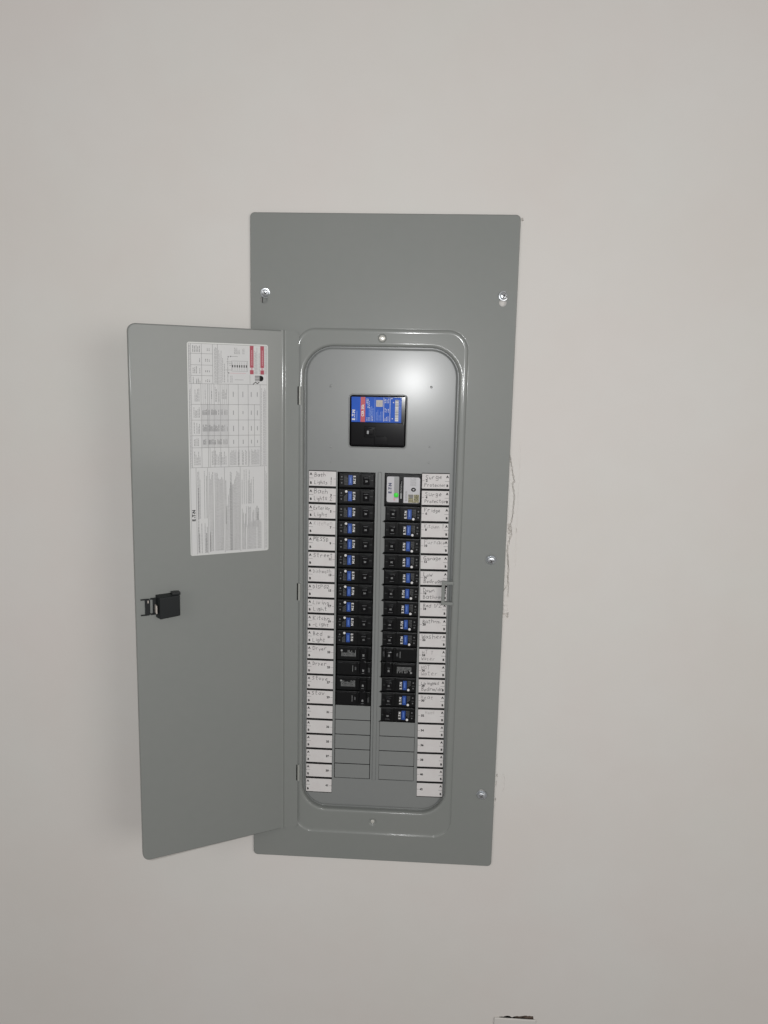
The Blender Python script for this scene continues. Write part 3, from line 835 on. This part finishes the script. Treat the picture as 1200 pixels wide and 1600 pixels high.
# crease bead and hinge flange as a swept strip; hinge at world (-124.4, 2)
def tol(p):  # world -> local (x,z)
    v = Vector((p[0], 0, p[1])) - K; return (-v.dot(dd), v.dot(nn))
hx, hz = tol((-123.6, 2.1))
prof = [(-4.2, -0.3), (-3.8, 0.06), (-2.8, 0.06), (-2.2, 0.14), (-1.6, 0.40), (-1.0, 0.62), (-0.4, 0.66), (0.2, 0.50), (0.7, 0.15), (1.2, -0.25), (1.8, -0.5), (2.4, -0.5), (3.0, -0.38), (3.6, -0.35)]
fa = math.atan2(hz - (-0.35), hx - 3.6)
for i in range(1, 7):
    q = i / 6; prof.append((3.6 + (hx - 3.6) * q, -0.35 + (hz + 0.35) * q))
n_ = len(prof); base = len(mb.v); k = mb.mi('enamel')
L_ = hx - 3.6
for i, (x, z_) in enumerate(prof):
    r_ = 7.0; t_ = max(0.0, x - (hx - r_)); cut = r_ - math.sqrt(max(0, r_ * r_ - t_ * t_))
    mb.v += [(x, DT - cut, z_), (x, DBm + cut, z_), (x, DT - cut, z_ - 1.4), (x, DBm + cut, z_ - 1.4)]
for i in range(n_ - 1):
    a_ = base + 4 * i; b_ = a_ + 4
    for q in ((0, 1), (2, 3), (0, 2), (1, 3)):
        mb.f.append([a_ + q[0], b_ + q[0], b_ + q[1], a_ + q[1]]); mb.m.append(k)
me = mb.mesh('door'); weld(me)
door = finish('door', me, P, 35)
door.matrix_local = Matrix.Translation(K * S) @ doorM
door['label'] = 'grey panel door standing open, white instruction sheet and black latch on its inside'

# instruction sheet stuck on the door, u to the right, v down, in mm
LU, LV = -144.3, 186.6
LWD, LHT = 119.8, 310.2
mb = MB()
fill(mb, [rrect(LU, LU + LWD, LV - LHT, LV, 3.2, 5)], 0.25, 'vinyl_edge')
fill(mb, [rrect(LU + 1.4, LU + LWD - 1.6, LV - LHT + 1.6, LV - 1.8, 1.6, 3)], 0.32, 'vinyl')
ZP = 0.40
def VL(u, v0, v1, m='inkg', wd=.42): mb.rect(LU + u - wd / 2, LU + u + wd / 2, LV - v1, LV - v0, ZP, m)
def HL(v, u0, u1, m='inkg', wd=.42): mb.rect(LU + u0, LU + u1, LV - v - wd / 2, LV - v + wd / 2, ZP, m)
rq = random.Random(21)
def MT(u0, u1, v0, v1, pitch=1.6, wd=.6, m='inkl', lo=1.5, hi=5, rag=.3, vert=True, gp=.7):
    micro(mb, LU + u0, LU + u1, LV - v1, LV - v0, ZP + .03, m, pitch, wd, lo, hi, gp, vert, rag, rq, (u1 - u0) > 6 and vert)
HL(2.0, 1.6, 118); HL(58.5, 1.6, 118); HL(179.5, 1.6, 118)
for v in (16, 32, 47): HL(v, 4.5, 36.5)
for u in (5, 20.5, 36.5, 43.8): VL(u, 2, 58.5)
VL(92, 44, 58.5); VL(1.9, 2, 308, 'inkl'); VL(118, 2, 308, 'inkl', .3)
MT(1.8, 4.5, 4, 57, 1.3, .45, rag=.1); MT(37, 43.4, 4, 57, 1.6, .5, rag=.2); MT(44.5, 50, 10, 57, 1.8, .5, rag=.3)
for v0 in (4, 18, 34, 48.5):
    MT(7, 19, v0, v0 + 10, 2.3, .8, 'inkg', rag=.6); 
for v0 in (6, 21, 36, 50): MT(25, 33, v0 + 2, v0 + 6, 3.0, .9, 'inkg', 1, 3)
MT(50, 60, 20, 56, 2.4, .6, rag=.7); MT(68, 84, 6, 15, 1.7, .5, rag=.4); MT(58, 66, 46, 56, 1.8, .6, rag=.4, vert=True)
# wiring diagram
u0, u1, v0, v1 = 64.5, 88.5, 25.0, 39.5
for u in (u0, u1): VL(u, v0, v1, 'inkl')
for v in (v0, v1): HL(v, u0, u1, 'inkl')
for q in range(7):
    u = 66 + q * 3.45
    mb.box(LU + u - .75, LU + u + .75, LV - 34.2, LV - 30.6, .3, .45, 'ink'); VL(u, 26.5, 30, 'inkl', .35); VL(u, 35, 38.4, 'inkl', .35)
for v, a_, b_, c_ in ((18.5, 63, 74, 'inkl'), (26.5, 57, 64.5, 'inkl'), (29, 60, 64.5, 'inkl'), (31.5, 61, 64.5, 'inkl'), (42.5, 62, 86, 'pink'), (52, 69, 82, 'inkl'), (38, 55, 64, 'inkl')): HL(v, a_, b_, c_, .5)
for (u, v) in ((59.5, 19.2), (60.0, 42.3), (63, 18.6)): mb.disc(LU + u, LV - v, 1.0, ZP + .02, 'inkg', 10)
# red warning bands
for ua, ub in ((92.0, 97.6), (108.0, 113.6)):
    mb.rect(LU + ua, LU + ub, LV - 34, LV - 2.4, ZP, 'redm'); mb.rect(LU + ua, LU + ub, LV - 43.5, LV - 37.4, ZP, 'redm')
    mb.disc(LU + (ua + ub) / 2, LV - 35.7, 1.6, ZP + .02, 'pink', 8)
    for q in range(9): mb.rect(LU + ua + 2.4, LU + ua + 3.6, LV - 10.6 - q * 2.5, LV - 8.6 - q * 2.5, ZP + .03, 'pink')
MT(98.6, 107, 3, 43, 1.6, .5, rag=.3); MT(114.2, 117.6, 3, 43, 1.4, .45, rag=.2)
# hazard figure: rounded bulb, half filled, with stripes and a spark below
fill(mb, [rrect(LU + 99.5, LU + 112.5, LV - 53.4, LV - 45.4, (1, 3.9, 3.9, 1), 5)], ZP + .01, 'inkg')
fill(mb, [rrect(LU + 107.2, LU + 112.6, LV - 53.5, LV - 45.3, (.2, 3.9, 3.9, .2), 6)], ZP + .04, 'ink')
for q in range(3): mb.rect(LU + 98, LU + 106, LV - 47.8 - q * 2.2, LV - 47.0 - q * 2.2, ZP + .06, 'vinyl')
mb.stroke([(LU + 96.5, LV - 58.2), (LU + 100.5, LV - 54.8), (LU + 103, LV - 57), (LU + 106, LV - 54.9)], 1.0, ZP + .05, 'ink')
# ratings table
for u in (5, 19, 28.5, 31, 38, 47, 59, 74, 89): VL(u, 58.5, 179.5)
VL(98.5, 88, 150); VL(107.5, 58.5, 179.5)
for v in (88, 110.5, 133, 150.5): HL(v, 5, 107.5)
u = 20.6
while u < 59: VL(u, 88, 150.5, 'inkl', .32); u += 1.75
for u in (22, 25, 34, 44, 50, 53, 56): VL(u, 58.5, 88, 'inkl', .3)
MT(1.8, 4.6, 62, 178, 1.3, .4, rag=.1); MT(108.6, 117, 61, 178, 1.7, .5, rag=.1)
for v0, v1 in ((62, 84), (92, 107), (113, 130), (136, 148), (156, 176)):
    MT(7.5, 17, v0, v1, 2.0, .65, 'inkl', rag=.5)
    MT(39, 46, v0, v1, 1.8, .6, rag=.5) if v0 < 80 else None
for v0, v1 in ((95, 103), (117, 127), (138, 146)): MT(20.5, 58, v0, v1, 1.75, .75, rag=.3, lo=3, hi=8)
for v0, v1 in ((66, 80),): MT(24, 26, v0, v1, 2, .7); MT(33.5, 35.5, v0, v1, 2, .7); MT(49, 57, v0, v1, 1.7, .6)
for u in (66.5, 81, 93.7, 103):
    for v in (72, 99, 122, 142):
        l = rq.uniform(2.5, 5); mb.rect(LU + u - .5, LU + u + .5, LV - v - l, LV - v + l * .6, ZP + .02, 'inkl')
MT(33, 58, 155, 176, 2.2, .7, rag=.6); MT(61, 106, 154, 177, 1.6, .55, rag=.2)
# text columns
for u in (10, 27, 52, 76, 114): VL(u, 180, 308.3)
rot_l = math.pi / 2
eaton(mb, LU + 6.0, LV - 250.5, 4.7, ZP + .03, 'ink', rot_l, .045)
for (a_, b_, c_, d_, rg, mm) in ((11.5, 26, 184, 255, .5, 'inkl'), (11.5, 26, 262, 307, .7, 'inkl'), (28.5, 37, 184, 305, .15, 'inkl'), (37, 50.5, 186, 305, .3, 'inkl'), (53.5, 64, 200, 306, .5, 'inkl'), (60, 75, 186, 306, .2, 'inkl'),
                             (78, 97, 184, 236, .5, 'inkl'), (78, 112, 262, 306, .2, 'inkl'), (78, 104, 240, 272, .4, 'inkl')):
    MT(a_, b_, c_, d_, 1.65, .62, mm, rag=rg)
MT(29.2, 30.6, 276, 306, 1.4, .9, 'inkg', rag=.1); MT(23.0, 25, 276, 306, 1.9, .9, 'inkg', rag=.1); MT(12.2, 13.4, 205, 305, 1.4, .8, 'inkg'); MT(53.2, 54.6, 190, 265, 1.4, .8, 'inkg'); MT(101, 105, 240, 262, 2, .8, 'inkg')
MT(115, 117.4, 182, 306, 1.5, .4, rag=.2)
sheet = mb.build('instruction_sheet', door)

# latch body, local x = -d
def LX(d): return -d
mb = MB()
# slide housing: front face narrower than base, slanted on the outer side
bm = bmesh.new()
x0, x1, y0, y1 = -198.0, -163.2, -212.0, -175.6
vb = [bm.verts.new((x0 + 1.0, y0 + 1, 0)), bm.verts.new((x1, y0, 0)), bm.verts.new((x1, y1, 0)), bm.verts.new((x0 + 1.0, y1 - 1, 0))]
vt = [bm.verts.new((x0 + 4.4, y0 + 1.2, 16)), bm.verts.new((x1 - 1, y0 + 3.6, 13.5)), bm.verts.new((x1 - 1, y1 - 2.0, 13.5)), bm.verts.new((x0 + 4.4, y1 - 3.2, 16))]
bm.faces.new(vb[::-1]); bm.faces.new(vt)
for i in range(4): bm.faces.new((vb[i], vb[(i + 1) % 4], vt[(i + 1) % 4], vt[i]))
bmesh.ops.bevel(bm, geom=bm.edges[:], offset=1.3, segments=3, affect='EDGES', profile=.5)
mb.bm(bm, 'latchp')
mb.box(-175.0, -163.0, -177.5, -173.4, 0, 12.5, 'latchp', .8, 2)
mb.box(-204.5, -196, -183.0, -181.0, 0, 4.0, 'latchp', .4, 1)
mb.box(-204.5, -196, -206.0, -204.0, 0, 4.0, 'latchp', .4, 1)
mb.box(-201.0, -196.0, -204.5, -182, 0, 2.0, 'latchp', .4, 1)
mb.build('latch_body', door, 40)
mb = MB()
mb.box(-198.6, -196.8, -202.5, -190.4, 3.0, 13.0, 'beige', .4, 1)
mb.build('latch_spring', door, 40)
mb = MB()
mb.box(-212.0, -204.8, -205.4, -182.6, 0, 3.0, 'latchp', .7, 2)
mb.box(-218.0, -206.0, -183.4, -181.6, 0, 2.6, 'latchp', .4, 1)
mb.box(-218.0, -206.0, -206.6, -204.8, 0, 2.6, 'latchp', .4, 1)
mb.box(-208.6, -207.0, -188.0, -184.0, 2.6, 3.4, 'beige', .3, 1)
mb.build('latch_clip', door, 40)
